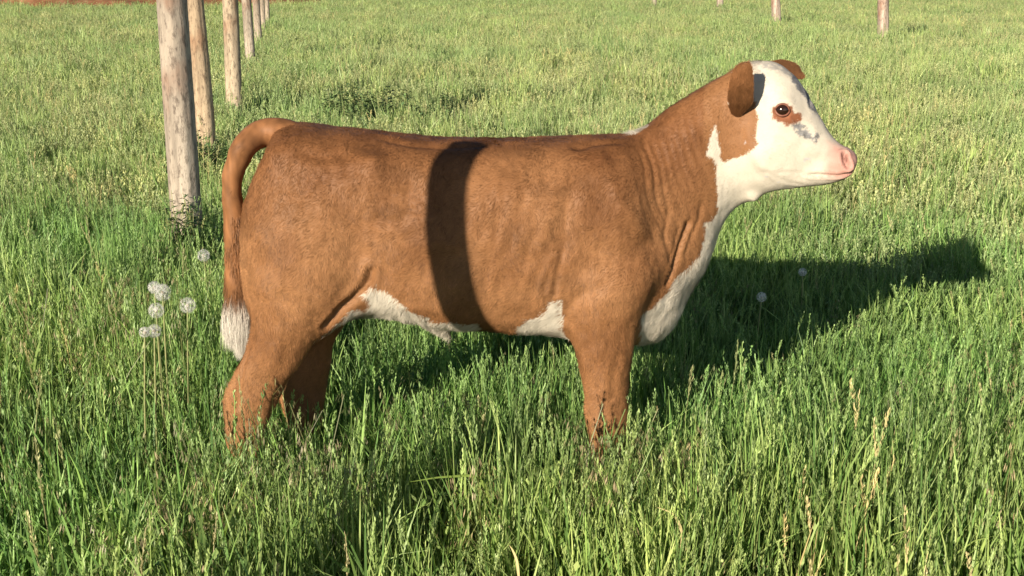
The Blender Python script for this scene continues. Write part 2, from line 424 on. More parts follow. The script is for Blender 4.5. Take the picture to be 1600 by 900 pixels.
# shallow brisket and belly hair ripples, general muscle unevenness
tm = 1-sstep(1120, 1165, mpx)
disp += tm*(noise(MP, .09, 21)*.0042+noise(MP, .035, 22)*.0019+(1-nm)*noise(MP*np.array((1.6, 1, .7)), .016, 23)*.0013)
hm = 1-tm; disp += hm*(noise(MP, .032, 24)*.0016+noise(MP, .013, 25)*.0006)
disp += bump(1185, 245, .009, .045)+bump(1236, 228, .004, .022)+bump(1265, 240, .004, .02)-bump(1202, 150, .007, .024)-bump(1262, 258, .004, .022)+bump(1302, 255, .004, .02)+bump(1178, 310, .012, .016)
bel = sstep(440, 490, mpy)*sstep(600, 640, mpx)*sstep(700, 660, mpx); disp += bel*np.sin((mpx-mpy*.35)/4.2+noise(MP, .04, 31)*2)*.0022
P = P+NRM*disp[:, None]
P = lap(P, 2, np.full(nv, .5))
NRM2 = normals(P); NRM = NRM2 if (NRM2*NRM).sum() > 0 else -NRM2

# coat pattern
def inside(px, py, poly):
    r = np.zeros(len(px), bool); q = len(poly)
    for i in range(q):
        (x0, y0), (x1, y1) = poly[i], poly[(i+1) % q]
        if y0 == y1: continue
        c = ((y0 > py) != (y1 > py)) & (px < (x1-x0)*(py-y0)/(y1-y0)+x0); r ^= c
    return r
FRONT = [(1150, 104), (1168, 75), (1260, 75), (1380, 200), (1380, 340), (1190, 340), (1140, 420), (1060, 575), (985, 575), (992, 512), (1005, 490), (1030, 473), (1050, 450), (1060, 434), (1079, 415), (1093, 399), (1102, 378),
         (1102, 360), (1101, 350), (1113, 345), (1121, 330), (1122, 300), (1118, 275), (1120, 257), (1113, 247), (1104, 245), (1106, 230), (1113, 207), (1118, 190), (1122, 215), (1127, 250), (1133, 255), (1150, 246), (1170, 240), (1183, 225), (1183, 185), (1180, 165), (1170, 125)]
BELLY = [(498, 534), (520, 515), (545, 490), (556, 486), (575, 487), (582, 478), (575, 463), (566, 459), (582, 448), (602, 453), (618, 470), (640, 488), (680, 505), (745, 508), (752, 560), (690, 560), (600, 520), (540, 520), (505, 545)]
BELLY2 = [(812, 512), (832, 498), (852, 490), (860, 472), (876, 468), (886, 528), (860, 535), (815, 530)]
BLAZE = [(1238, 196), (1250, 192), (1266, 200), (1284, 212), (1278, 222), (1262, 218), (1245, 211)]
STREAK = [(1240, 118), (1250, 127), (1264, 146), (1273, 173), (1268, 174), (1257, 151), (1245, 136), (1236, 124)]
CROWN = [(1184, 96), (1222, 99), (1242, 115), (1236, 121), (1216, 110), (1192, 106)]
TEAR = [(1236, 180), (1246, 175), (1254, 180), (1252, 189), (1240, 194), (1226, 197), (1222, 190)]
def coat(P, Nr):
    M = mirrored(P); w = np.stack([noise(M, .012, 41), noise(M, .012, 42)], 1)*2.4+np.stack([noise(M, .03, 43), noise(M, .03, 44)], 1)*2.4
    x, y, _ = project(M); X, Y = x+w[:, 0], y+w[:, 1]; n = len(P)
    a = noise(M, .24, 50)*.5+noise(M, .11, 51)*.5+noise(M, .045, 52)*.22+noise(M, .014, 53)*.14
    base = np.array((.208, .097, .040)); dark = np.array((.105, .042, .016)); lite = np.array((.300, .152, .068))
    k = np.clip(a, -1, 1)[:, None]
    c = np.where(k < 0, base+(dark-base)*(-k)*.85, base+(lite-base)*k*.85)
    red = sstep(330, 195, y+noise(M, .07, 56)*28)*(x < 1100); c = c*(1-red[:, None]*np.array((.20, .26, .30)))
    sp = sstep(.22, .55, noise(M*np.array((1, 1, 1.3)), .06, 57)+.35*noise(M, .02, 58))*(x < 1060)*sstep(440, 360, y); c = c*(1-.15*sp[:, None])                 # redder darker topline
    rib = sstep(.15, .5, noise(M, .10, 61)+.35*noise(M, .03, 62))*sstep(640, 760, x)*sstep(960, 860, x); c = c*(1-.22*rib[:, None])
    ll = sstep(.50, .25, P[:, 2])[:, None]; c = c*(1-.55*ll)+.55*ll*np.array((.27, .138, .062))*(1+.3*a[:, None])
    white = np.array((.50, .455, .375))*(1+.05*noise(M, .02, 55))[:, None]
    wf = inside(X, Y, FRONT) | inside(X, Y, BELLY) | inside(X, Y, BELLY2)
    lower_leg = P[:, 2] < .36
    under = (Nr[:, 2] < -.72) & (((x > 590) & (x < 748+6*noise(M, .02, 59))) | ((x > 812) & (x < 890))) & (P[:, 2] > .36)
    tuft = (X > 984) & (X < 1014) & (P[:, 1] > -.018) & (P[:, 1] < .05) & (Nr[:, 2] > .5) & (P[:, 2] > .85)
    inleg = (np.abs(P[:, 1]) > .065) & (x < 1003) & (x > 875) & (y > 440)
    wf = ((wf & ~(inleg & (x > 880))) | under | tuft) & ~(lower_leg & (x < 1000))
    c[wf] = white[wf]
    h = P[:, 0] > pivot[0]
    # pink muzzle
    pk = sstep(1272, 1312, x+noise(M, .02, 71)*8)*sstep(290, 272, y)*sstep(218, 240, y+(1320-x)*.25)
    pk = np.where(h, pk, 0)[:, None]; c = c*(1-pk)+pk*np.array((.43, .235, .19))
    nost = np.where(h, np.exp(-(((x-1320-(y-247)*.3)/3.4)**2+((y-248)/8)**2)), 0)[:, None]; c = c*(1-.95*nost)+.95*nost*np.array((.07, .02, .017))
    lipl = np.where(h, np.exp(-((y-(278-np.abs(x-1295)*.06))/1.6)**2)*sstep(1262, 1275, x), 0)[:, None]; c = c*(1-.5*lipl)+.5*lipl*np.array((.32, .16, .13))
    gr = h & inside(X+w[:, 1], Y, BLAZE) & (noise(M, .006, 75)+.5*noise(M, .012, 78) > -.22); c[gr] = (np.array((.19, .185, .18))*(1+.7*noise(M[gr], .006, 77))[:, None])
    gf = h & (noise(M, .012, 76)+1.3*np.exp(-(((x-1262)*.85-(y-142)*.5)/5)**2)*(np.abs(y-145) < 28) > .85); c[gf] = np.array((.42, .41, .41))
    sk = h & inside(X, Y, STREAK); c[sk] = np.array((.17, .165, .17))*(1+.5*noise(M[sk], .006, 79))[:, None]
    sk = h & inside(X+w[:, 0], Y, CROWN) & (noise(M, .008, 80) > -.45); c[sk] = np.array((.33, .31, .28))
    te = h & (inside(X, Y, TEAR) | (((X-1222)/16.5)**2+((Y-175.5)/14.5)**2 < 1)); c[te] = np.array((.20, .078, .038))*(1+.35*noise(M[te], .008, 88))[:, None]
    return np.clip(c, .005, .9), wf, x, y, h
CC, WF, cx, cy, HD = coat(P, NRM)

# short hair standing on the hide
a, b, c_, d_ = (P[BQ[:, k]] for k in range(4))
area = .5*np.linalg.norm(np.cross(c_-a, d_-b), axis=1)
fy = (cy[BQ[:, 0]]); hide = (P[BQ[:, 0], 2] < .10)
wgt = area*np.where(HD[BQ[:, 0]], 1.5, 1.0)*np.where(hide, .2, 1)
NH = 430000
fi = rng.choice(len(BQ), NH, p=wgt/wgt.sum()); uv = rng.random((NH, 2))
u, v = uv[:, :1], uv[:, 1:]
bil = lambda A: (1-u)*(1-v)*A[BQ[fi, 0]]+u*(1-v)*A[BQ[fi, 1]]+u*v*A[BQ[fi, 2]]+(1-u)*v*A[BQ[fi, 3]]
rp = bil(P); rn = bil(NRM); rn /= np.linalg.norm(rn, axis=1)[:, None]
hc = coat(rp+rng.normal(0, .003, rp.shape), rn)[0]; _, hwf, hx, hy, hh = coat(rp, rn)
flow = np.where(hh[:, None], np.array((-.75, .1, .35)), np.array((-.55, 0, -.75)))
sw = np.stack([noise(rp, .06, 81), noise(rp, .06, 82), noise(rp, .06, 83)], 1)*.85+np.stack([noise(rp, .015, 84), noise(rp, .015, 85), noise(rp, .015, 86)], 1)*.55+rng.normal(0, .22, (NH, 3))
fd = flow+sw; fd -= (fd*rn).sum(1)[:, None]*rn; fd /= np.maximum(np.linalg.norm(fd, axis=1), 1e-6)[:, None]
bris = (hwf & ~hh & (hx > 980) & (hy > 400)) | ((hwf) & ~hh & (hx < 900))
eyed = np.linalg.norm(mirrored(rp)-eye_c, axis=1)
muz = hh & (hx > 1300)
ln = (.0092-.0036*sstep(1040, 1165, hx))*np.where(bris, 2.0, 1)*(1+2.2*((hx > 1146) & (hx < 1192) & (hy < 112))+2.5*(hwf & (hx > 980) & (hx < 1018) & (hy < 225)))*rng.uniform(.6, 1.3, NH)*np.clip((eyed-.010)/.02, .05, 1)*np.where(muz, .35, 1)
lift = np.where(hh | hwf, .20, .28)*rng.uniform(.3, 1.5, NH)
sd = np.cross(fd, rn); wd = np.where(hh, .00042, .00062)*rng.uniform(.7, 1.2, NH)
tip = rp+(fd+rn*lift[:, None])*ln[:, None]
base_ = rp-rn*.0004
HV = np.stack([base_-sd*wd[:, None], base_+sd*wd[:, None], tip], 1).reshape(-1, 3)
jit = 1+np.where(hwf, .3, 1)[:, None]*(rng.normal(0, .17, (NH, 1))+.24*noise(rp*np.array((1.5, 1, .6)), .012, 87)[:, None]); hcol = np.clip(hc*jit, .004, .9)
HC = np.repeat(hcol, 3, axis=0); HC[2::3] = np.clip(HC[2::3]*1.10, 0, .92)
HT = np.arange(NH*3).reshape(-1, 3)+nv
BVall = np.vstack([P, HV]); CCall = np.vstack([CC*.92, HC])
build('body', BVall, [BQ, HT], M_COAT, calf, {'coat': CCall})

# eye, lids
ev_n = NRM[eye_i]; 
for s in (1, -1):
    c0 = eye_c.copy(); n0 = ev_n.copy()
    if s < 0:
        l = (c0-pivot)[:2]@hw[:2]; c0[:2] -= 2*l*hw[:2]; l = n0[:2]@hw[:2]; n0[:2] -= 2*l*hw[:2]
    n0 /= np.linalg.norm(n0)
    tx = np.cross((0, 0, 1), n0); tx /= np.linalg.norm(tx); tz = np.cross(n0, tx)
    tx, tz = tx*math.cos(.12)-tz*math.sin(.12), tz*math.cos(.12)+tx*math.sin(.12)
    ctr = c0-n0*.0050
    e_ = ell(v3(0, 0, 0), .0185, .0185, .0185)
    build('eye', e_[0]+ctr, [e_[1], e_[2]], M_EYE, calf)
    for up, nm_ in ((1, 'eyelid'), (-1, 'eyelid')):
        path, rad = [], []
        for q in np.linspace(-1, 1, 9):
            xx = .0180*q; hgt = (.0152 if up > 0 else .0132)*(1-q*q)**.7
            rr = max(.0186**2-xx*xx*.9-hgt*hgt, 2.5e-5)**.5
            path.append(ctr+tx*xx+tz*hgt*up+n0*(rr+.0006)); rad.append(.0029-.0009*abs(q))
        t_ = tube(path, rad, 10, 3); build(nm_, t_[0], [t_[1], t_[2]], M_LID, calf)

# ears
def hair_on(V, F4, n, ln, wd, flow, colf, lift=.25):
    a, b, c, d = (V[F4[:, k]] for k in range(4)); nn = np.cross(c-a, d-b); ar = np.linalg.norm(nn, axis=1); nn /= np.maximum(ar, 1e-12)[:, None]
    f = rng.choice(len(F4), n, p=ar/ar.sum()); u, v = rng.random((n, 1)), rng.random((n, 1))
    p = (1-u)*(1-v)*a[f]+u*(1-v)*b[f]+u*v*c[f]+(1-u)*v*d[f]; N = nn[f]
    g = flow(p)+rng.normal(0, .25, (n, 3)); g -= (g*N).sum(1)[:, None]*N; g /= np.maximum(np.linalg.norm(g, axis=1), 1e-6)[:, None]
    L = ln*rng.uniform(.6, 1.3, (n, 1)); s = np.cross(g, N)*wd
    L = L*np.where(np.arange(n) % 7 == 0, 1.7, 1)[:, None]
    HV = np.stack([p-s, p+s, p+(g+N*lift*rng.uniform(.3, 1.4, (n, 1)))*L], 1).reshape(-1, 3)
    C = np.repeat(np.clip(colf(p)*rng.normal(1, .1, (n, 1)), .004, .9), 3, axis=0)
    return HV, np.arange(n*3).reshape(-1, 3), C
def brown(p): 
    k = (noise(p, .03, 5)*.5+noise(p, .01, 6)*.4)[:, None]; return np.array((.195, .088, .036))*(1+.35*k)
def ear(stA, cup, back, white_edge=False):
    """stations: centre point, half width vector; cup bends the edges along 'back'"""
    st = crv(np.array([np.concatenate([c, w]) for c, w in stA]), 6); rows = []
    K = 15; th = np.linspace(-1, 1, K); V = []
    for side in (1, -1):
        for r_ in st:
            wl = np.linalg.norm(r_[3:])
            for t in th: V.append(r_[:3]+r_[3:]*t-back*cup*wl*(t*t-.35*math.exp(-((t+.25)/.22)**2))+back*side*.0022*(1-t*t)**.5)
    V = np.array(V); M = len(st); Qs = []
    for sidx in (0, 1):
        for i in range(M-1):
            for j in range(K-1):
                q = [sidx*M*K+i*K+j, sidx*M*K+i*K+j+1, sidx*M*K+(i+1)*K+j+1, sidx*M*K+(i+1)*K+j]
                Qs.append(q if sidx == 0 else q[::-1])
    for i in range(M-1):
        for j in (0, K-1):
            q = [i*K+j, (i+1)*K+j, M*K+(i+1)*K+j, M*K+i*K+j]; Qs.append(q if j else q[::-1])
    for j in range(K-1): Qs.append([(M-1)*K+j, (M-1)*K+j+1, M*K+(M-1)*K+j+1, M*K+(M-1)*K+j])
    return V, np.array(Qs)
def make_ear(st, cup, back, fringe=True):
    V, Q4 = ear(st, cup, back)
    ctr0, ctr1 = np.array(st[0][0]), np.array(st[-1][0]); dirn = (ctr1-ctr0)/np.linalg.norm(ctr1-ctr0)
    wv = np.array(st[2][1]); wv = wv/np.linalg.norm(wv)
    def colf(p):
        c = brown(p); t = (p-ctr0)@wv
        c[(t < -.0140+.005*noise(p, .01, 9)) & fringe & (np.abs((p-ctr0)@dirn-.065) < .035)] = np.array((.66, .55, .44)); return c
    n = 14000; HV, HT, C = hair_on(V, Q4, n, .0065, .00042, lambda p: np.tile(dirn*1.0, (len(p), 1)), colf)
    return build('ear', np.vstack([V, HV]), [Q4, HT+len(V)], M_COAT, calf, {'coat': np.vstack([colf(V), C])})
bx = P[surf(1152, 172)]
def atD(px, py, Y): return atY(px, py, Y)
y0 = bx[1]
e_st = []
for pyc, xl, xr, dy in ((190, 1147, 1152, .024), (181, 1144, 1157, -.002), (171, 1140, 1166, -.024), (162, 1137, 1174, -.041), (148, 1137, 1175.5, -.057), (134, 1139, 1175.5, -.071), (120, 1142, 1175, -.078), (109, 1147, 1174, -.082), (102, 1153, 1172, -.083), (98, 1160, 1169, -.082)):
    c = atY((xl+xr)/2, pyc, y0+dy); l = atY(xr, pyc, y0+dy); e_st.append((c, (l-c)+v3(0, -.007, 0)))
make_ear(e_st, .22, v3(-.35, -.93, .05))
lat = (bx-pivot)[:2]@hw[:2]
far = []
for pxc, pyc, hh_, Y in ((1205, 106, 10, .035), (1222, 106, 13, .075), (1236, 109, 13, .105), (1247, 112, 11, .125), (1252, 113, 6, .135)):
    c = atY(pxc, pyc, Y); far.append((c, atY(pxc-3, pyc-hh_, Y)-c+v3(0, .006, 0)))
make_ear(far, .3, v3(-.6, -.75, .1), False)

# tail and switch
tp = [(500, 226, .0, 12), (462, 214, -.0, 22), (430, 207, -.01, 23), (402, 212, -.015, 21), (381, 231, -.05, 18), (367, 262, -.05, 16), (363, 298, -.05, 14.5), (366, 345, -.05, 16.5), (369, 400, -.05, 16.5), (372, 445, -.05, 17.5), (372, 476, -.05, 15), (374, 500, -.05, 9)]
tpath = [atY(a, b, c) for a, b, c, d in tp]; trad = [d/605 for a, b, c, d in tp]
tv, tq, tt = tube(tpath, trad, 26, 5)
tv += (noise(tv, .035, 3)*.004+noise(tv, .012, 9)*.0015)[:, None]*np.array((1, .4, .2))
def tail_flow(p):
    i = np.argmin(((p[:, None, :]-np.array(tpath)[None])**2).sum(2), axis=1); tp_ = np.array(tpath); tg = np.gradient(tp_, axis=0); tg /= np.linalg.norm(tg, axis=1)[:, None]
    return tg[i]+np.stack([noise(p, .025, 1), noise(p, .025, 2), noise(p, .025, 3)], 1)*.35
zsw = atY(370, 478, 0)[2]
def tail_col(p):
    c = brown(p)*(.98+.35*noise(p*np.array((2, 1, .5)), .012, 14))[:, None]; dk = sstep(zsw+.10, zsw+.02, p[:, 2])[:, None]; c = c*(1-.35*dk)
    wt_ = sstep(zsw+.02, zsw-.012, p[:, 2]+noise(p, .012, 4)*.02)[:, None]; return c*(1-wt_)+wt_*np.array((.54, .50, .43))
hv, ht, hcx = hair_on(tv, tq, 26000, .016, .00055, tail_flow, tail_col, .45)
tail_o = build('tail', np.vstack([tv, hv]), [tq, tt, ht+len(tv)], M_COAT, calf, {'coat': np.vstack([tail_col(tv), hcx])})
ns = 7000; sv, sf, sc = [], [], []
root_c = atY(371, 462, -.025)
for q in range(ns):
    an = rng.uniform(0, 2*math.pi); rr = math.sqrt(rng.random())
    px0 = 372+15*rr*math.cos(an); yy = -.05+.022*rr*math.sin(an)
    p0 = atY(px0, rng.uniform(448, 492), yy); 
    end = atY(373+19*rr*math.cos(an)+rng.normal(0, 4)-5+8*rng.random(), rng.uniform(500, 552), yy*1.05+rng.normal(0, .010))
    if rng.random() < .25: end = atY(376+rng.normal(0, 5), rng.uniform(540, 566), yy)
    midp = (p0+end)/2+v3((px0-372)/600*.45, (yy+.05)*.3, 0); sdv = v3(rng.normal(), rng.normal()*.6, 0); sdv = sdv/np.linalg.norm(sdv)*.00035
    o = len(sv); sv += [p0-sdv, p0+sdv, midp+sdv, midp-sdv, end]; sf.append((o, o+1, o+2, o+3)); sc += [p0, p0, midp, midp, end]
sv = np.array(sv); sf = np.array(sf); st3 = np.stack([sf[:, 3], sf[:, 2], sf[:, 2]+2], 1); scp = np.array(sc)
build('tail_switch', sv, [sf, st3], M_COAT, tail_o, {'coat': np.clip(tail_col(scp)*np.repeat(rng.normal(1, .13, (ns, 1)), 5, axis=0), 0, .9)})
nf_ = 5200; fv, ff, fc = [], [], []
for q in range(nf_):
    an = rng.uniform(0, 2*math.pi); yy0 = 481-145*rng.random()**1.5; k_ = max(0, (yy0-290)/190)
    px0 = 368+4*k_+15*math.cos(an); Yq = -.05+.024*math.sin(an); p0 = atY(px0, yy0, Yq); L = (9+38*k_**1.5)*rng.uniform(.6, 1.25)
    end = atY(px0+math.cos(an)*rng.uniform(0, 1.5+4*k_)+rng.normal(0, 1+2*k_), yy0+L, Yq+.006*math.sin(an)); mid = (p0+end)/2+v3(math.cos(an)*.004, math.sin(an)*.003, 0)
    sdv = v3(1, rng.normal()*.5, 0)*.00042; o = len(fv); fv += [p0-sdv, p0+sdv, mid+sdv, mid-sdv, end]; ff.append((o, o+1, o+2, o+3)); fc += [p0, p0, mid, mid, end]
fv = np.array(fv); ff = np.array(ff); f3 = np.stack([ff[:, 3], ff[:, 2], ff[:, 2]+2], 1)
build('tail_fringe', fv, [ff, f3], M_COAT, tail_o, {'coat': np.clip(tail_col(np.array(fc))*np.repeat(rng.normal(1, .2, (nf_, 1)), 5, axis=0), .004, .9)})
# hooves
for l in legs:
    c = l[-1][:3]; 
    for s in (-1, 1):
        rows = [(c[0]+.012, c[1]+s*.017, .055, .030, 0, 0, 0, .015, 0), (c[0]+.022, c[1]+s*.018, .03, .042, 0, 0, 0, .019, 0), (c[0]+.028, c[1]+s*.019, .002, .05, 0, 0, 0, .021, 0)]
        h_ = loft(rows, 18, 2.2, 3); build('hoof', h_[0], [h_[1], h_[2]], M_HOOF, calf)

# ------------------------------------------------------------------ fence posts
def post(bpx, bpy_, wpx, tpx, label, group, tint, height=1.62, zb=.22, seed=0):
    g = atZ(bpx, bpy_, zb); dist = (g[1]+D)*CP+(H-zb)*SP; r = wpx*dist/F/2
    top = atY(tpx, 0, g[1]); ax = (top-g)/(top[2]-g[2])
    make_post(g-ax*zb, ax, r, height, label, group, tint, seed)
def make_post(b, ax, r, height, label, group, tint, seed):
    rows = []; zs = np.linspace(0, height, 26)
    for q, z in enumerate(zs):
        c = ax*z; k = r*(1.02-.10*z/height); rows.append((c[0], c[1], c[2]-(.12 if q == 0 else 0), k, 0, 0, 0, k, 0))
    k = r*.80; rows.append((ax[0]*height, ax[1]*height, ax[2]*height+.008, k, 0, 0, 0, k, 0))
    v, q, t = loft(rows, 44, 2, 2)
    cc = ax[None]*v[:, 2:3]; rad = v-cc; an = np.arctan2(rad[:, 1], rad[:, 0])
    A = np.stack([np.cos(an)*.5, np.sin(an)*.5, v[:, 2]*.18+seed*3.7], 1)
    f = 1+.05*noise(A, .22, seed)+.035*noise(A, .07, seed+1)+.02*noise(np.stack([A[:, 0], A[:, 1], v[:, 2]+seed], 1), .05, seed+2)
    cr = np.clip(noise(A, .10, seed+5)-.45, 0, 1)*.5; f -= cr*.25
    v = np.column_stack([cc[:, :2]+rad[:, :2]*f[:, None], v[:, 2]])
    col = np.tile(np.array(tint), (len(v), 1))
    o = build('fence_post', v, [q, t], M_WOOD, None, {'tint': col}); o.location = b
    tag(o, label, 'fence post', group); return o
GL = 'fence posts in a row running away behind the calf'
post(292, 352, 47, 268, 'thickest grey weathered post of the row, dark weeds round its foot, just behind the tail', GL, (1.0, .98, .96), seed=1)
post(322, 217, 30, 303, 'tan wooden post half hidden by the thickest grey one, second in the row', GL, (1.12, .98, .80), seed=2)
post(366, 160, 25, 359.5, 'third wooden post along the row, yellowish top and grey foot, above the calf tail', GL, (1.08, 1.0, .86), seed=3)
post(391, 87, 15, 385, 'slim grey post fourth along the row, just beyond the yellowish one', GL, (.98, .96, .92), seed=4)
post(404, 66, 11.5, 400, 'thin pale post fifth along the row of fence posts', GL, (1.0, .96, .9), seed=5)
post(411, 40, 8, 409, 'sixth post of the row, a thin sliver before the last one', GL, (1.02, .97, .9), seed=6)
post(418, 30, 7, 417, 'last and smallest visible post of the row, near the dirt', GL, (1.0, .96, .9), seed=7)
GR = 'distant fence posts along the far side of the pasture'
post(1380, 56, 17, 1380, 'distant grey post with the most of it showing, far right across the pasture', GR, (1.08, .98, .96), seed=8)
post(1213, 31, 14, 1212, 'distant pale post above the calf ear, its upper part cut by the picture edge', GR, (1.1, 1.0, .98), seed=9)
post(1125, 8, 10, 1125, 'distant post whose foot just shows at the top edge above the calf neck', GR, (1.05, 1.0, .95), seed=10)
post(1023, 7, 8, 1022, 'smallest distant post foot at the top edge above the calf withers', GR, (1.0, .96, .92), seed=11)
# the post nearer the camera whose shadow lies across the calf's ribs
Y0 = P[surf(706, 370)][1]+to_sun[1]*1.60
def on_post(px_, py_):
    p_ = P[surf(px_, py_)]; return p_+np.array(to_sun)*((Y0-p_[1])/to_sun[1])
pB, pC = on_post(734, 226), on_post(725, 490)
la = (pB[0]-pC[0])/(pB[2]-pC[2]); zt = pB
make_post(np.array((pB[0]-la*pB[2], Y0, 0)), v3(la, 0, 1), .050, zt[2], 'wooden post beside the camera that casts the dark band across the calf', None, (1, 1, 1), 12)

# ------------------------------------------------------------------ grass
def blade(n, r, hmin, hmax, wid, bend, cols, seg=4, lean=.15, clump=.6):
    """n blades as tapered strips"""
    a = rng.uniform(0, 2*math.pi, n); rr = r*np.sqrt(rng.random(n)); b0 = np.stack([rr*np.cos(a), rr*np.sin(a), np.zeros(n)], 1)
    hgt = rng.uniform(hmin, hmax, n); az = rng.uniform(0, 2*math.pi, n); dr = np.stack([np.cos(az), np.sin(az), 0*az], 1)
    le = rng.normal(0, lean, n); be = np.abs(rng.normal(bend, bend*.6, n)); w = wid*rng.uniform(.6, 1.35, n)
    fz = rng.uniform(0, 2*math.pi, n); sd = np.stack([np.cos(fz), np.sin(fz), 0*fz], 1)
    col = np.array(cols)[rng.integers(0, len(cols), n)]*rng.normal(1, .14, (n, 1))
    V, C = [], []
    for s in range(seg+1):
        t = s/seg
        ctr = b0+np.stack([0*hgt, 0*hgt, hgt*(t-.35*np.minimum(be, 1.2)*t**3)], 1)+dr*(hgt*(le*t+be*t**2.2))[:, None]
        ww = w*(.75+.6*t-1.33*t**2.5) if s < seg else w*0
        tw = sd*np.cos(t*.8)+np.cross(sd, (0, 0, 1))*np.sin(t*.8)
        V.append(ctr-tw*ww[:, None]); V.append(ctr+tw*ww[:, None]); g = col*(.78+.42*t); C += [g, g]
    V = np.stack(V, 1); C = np.stack(C, 1); K = 2*(seg+1); o = (np.arange(n)*K)[:, None]
    Qs = [np.hstack([o+2*s, o+2*s+1, o+2*s+3, o+2*s+2]) for s in range(seg)]
    return V.reshape(-1, 3), np.vstack(Qs), np.clip(C.reshape(-1, 3), .003, .8)
def seedheads(n, r, hmin, hmax, col, scol, kind, sz=1.0):
    V, Q4, C = [], [], []
    def strip(pts, ws, cs, face):
        o = len(V)
        for p, w, c in zip(pts, ws, cs):
            V.append(p-face*w); V.append(p+face*w); C.append(c); C.append(c)
        for s in range(len(pts)-1): Q4.append((o+2*s, o+2*s+1, o+2*s+3, o+2*s+2))
    for _ in range(n):
        a, rr = rng.uniform(0, 6.28), r*math.sqrt(rng.random()); b = v3(rr*math.cos(a), rr*math.sin(a), 0); h = rng.uniform(hmin, hmax)
        az = rng.uniform(0, 6.28); dr = v3(math.cos(az), math.sin(az), 0); le, be = abs(rng.normal(0, .10)), abs(rng.normal(.06, .05)) if kind == 'spike' else abs(rng.normal(.16, .08))
        def at(t): return b+v3(0, 0, h*t)+dr*h*(le*t+be*t**3)
        fz = rng.uniform(0, 6.28); face = v3(math.cos(fz), math.sin(fz), 0); k = rng.normal(1, .12)
        sc = np.array(scol)*k; c0 = np.array(col)*k
        strip([at(t) for t in np.linspace(0, 1, 6)], [.0009]*6, [sc*.8]*6, face)
        if kind == 'spike':
            L = rng.uniform(.05, .10)/h
            for q in range(34 if sz == 1 else 22):
                t = 1-L*rng.random()**.9; p = at(t); env = .0048*math.sin(math.pi*min(1, (1-t)/L*.9+.12))*sz+.001
                g = rng.uniform(0, 6.28); o_ = v3(math.cos(g), math.sin(g), .0); u_ = v3(0, 0, 1)*rng.uniform(.006, .012)*sz**.5
                f2 = np.cross(o_, (0, 0, 1)); e = p+o_*env+u_
                cc = c0*rng.uniform(.75, 1.2)
                strip([p+o_*env*.3, p+o_*env+u_*.5, e], [.0006*sz, .0016*sz, .0002], [cc]*3, f2)
        else:
            L = .45 if kind == 'open' else .35
            for q in range(16):
                t = 1-L*rng.random(); p = at(t); g = rng.uniform(0, 6.28); o_ = v3(math.cos(g), math.sin(g), rng.uniform(.1, .7)); bl = rng.uniform(.015, .05)*(.4+(1-t)/L)
                e = p+o_*bl; e2 = e+v3(o_[0]*.5, o_[1]*.5, -.8)*.012; f2 = np.cross(o_, (0, 0, 1)); f2 /= np.linalg.norm(f2)
                strip([p, e], [.00045, .00035], [sc, sc], f2)
                cc = c0*rng.uniform(.7, 1.25); strip([e-(e2-e)*.3, e+(e2-e)*.35, e2], [.0004, .0014, .0002], [cc]*3, f2)
                m = p+(e-p)*.6; strip([m, m+v3(o_[0]*.3, o_[1]*.3, -.5)*.008, m+v3(o_[0]*.5, o_[1]*.5, -.9)*.012], [.0004, .0012, .0002], [cc*.9]*3, f2)
    return np.array(V), np.array(Q4), np.clip(np.array(C), .003, .85)
def leafy(n, r, hmax, cols):
    V, Q4, C = [], [], []
    for _ in range(n):
        a, rr = rng.uniform(0, 6.28), r*math.sqrt(rng.random()); z = hmax*rng.random()**.6; p = v3(rr*math.cos(a), rr*math.sin(a), z)
        az = rng.uniform(0, 6.28); d = v3(math.cos(az), math.sin(az), rng.normal(.25, .4)); d /= np.linalg.norm(d); s = np.cross(d, (0, 0, 1)); s /= np.linalg.norm(s); L = rng.uniform(.010, .024); w = L*rng.uniform(.18, .34)
        o = len(V); V += [p, p+d*L*.5+s*w, p+d*L, p+d*L*.5-s*w]; Q4.append((o, o+1, o+2, o+3)); c = np.array(cols[rng.integers(len(cols))])*rng.normal(1, .16); C += [c]*4
    return np.array(V), np.array(Q4), np.clip(np.array(C), .003, .8)
def cat(parts):
    V, Q, C, o = [], [], [], 0
    for v, q, c in parts: V.append(v); Q.append(q+o); C.append(c); o += len(v)
    return np.vstack(V), np.vstack(Q), np.vstack(C)
G1, G2, G3, G4 = (.175, .275, .078), (.245, .340, .112), (.115, .205, .060), (.310, .390, .150)
PALE = (.42, .44, .21); STRAW = (.50, .43, .25); PINK = (.34, .27, .17); SG = (.30, .39, .165); F1, F2, F3 = (.19, .285, .095), (.27, .345, .13), (.35, .385, .18)
protos = []
tufts = bpy.data.collections.new('grass_tufts')
def proto(parts):
    V, Q, C = cat(parts); o = build('grass_tuft.%03d' % len(protos), V, [Q], M_GRASS, None, {'tint': C}, link=False); tufts.objects.link(o); protos.append(o)
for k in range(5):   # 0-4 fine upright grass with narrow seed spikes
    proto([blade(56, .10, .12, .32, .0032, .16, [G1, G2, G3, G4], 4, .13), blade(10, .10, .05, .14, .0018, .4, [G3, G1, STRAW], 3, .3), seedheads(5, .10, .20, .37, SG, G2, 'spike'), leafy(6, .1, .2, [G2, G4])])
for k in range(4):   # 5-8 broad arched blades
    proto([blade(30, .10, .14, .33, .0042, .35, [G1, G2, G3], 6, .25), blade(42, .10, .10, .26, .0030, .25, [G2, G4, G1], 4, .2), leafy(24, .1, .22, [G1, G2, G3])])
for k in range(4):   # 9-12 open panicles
    proto([blade(54, .10, .12, .30, .0031, .22, [G1, G2, G4], 4, .18), seedheads(3, .10, .26, .42, PINK, (.2, .19, .08), 'open'), seedheads(2, .1, .2, .36, SG, G2, 'half'), leafy(12, .1, .2, [G2, G1, G4])])
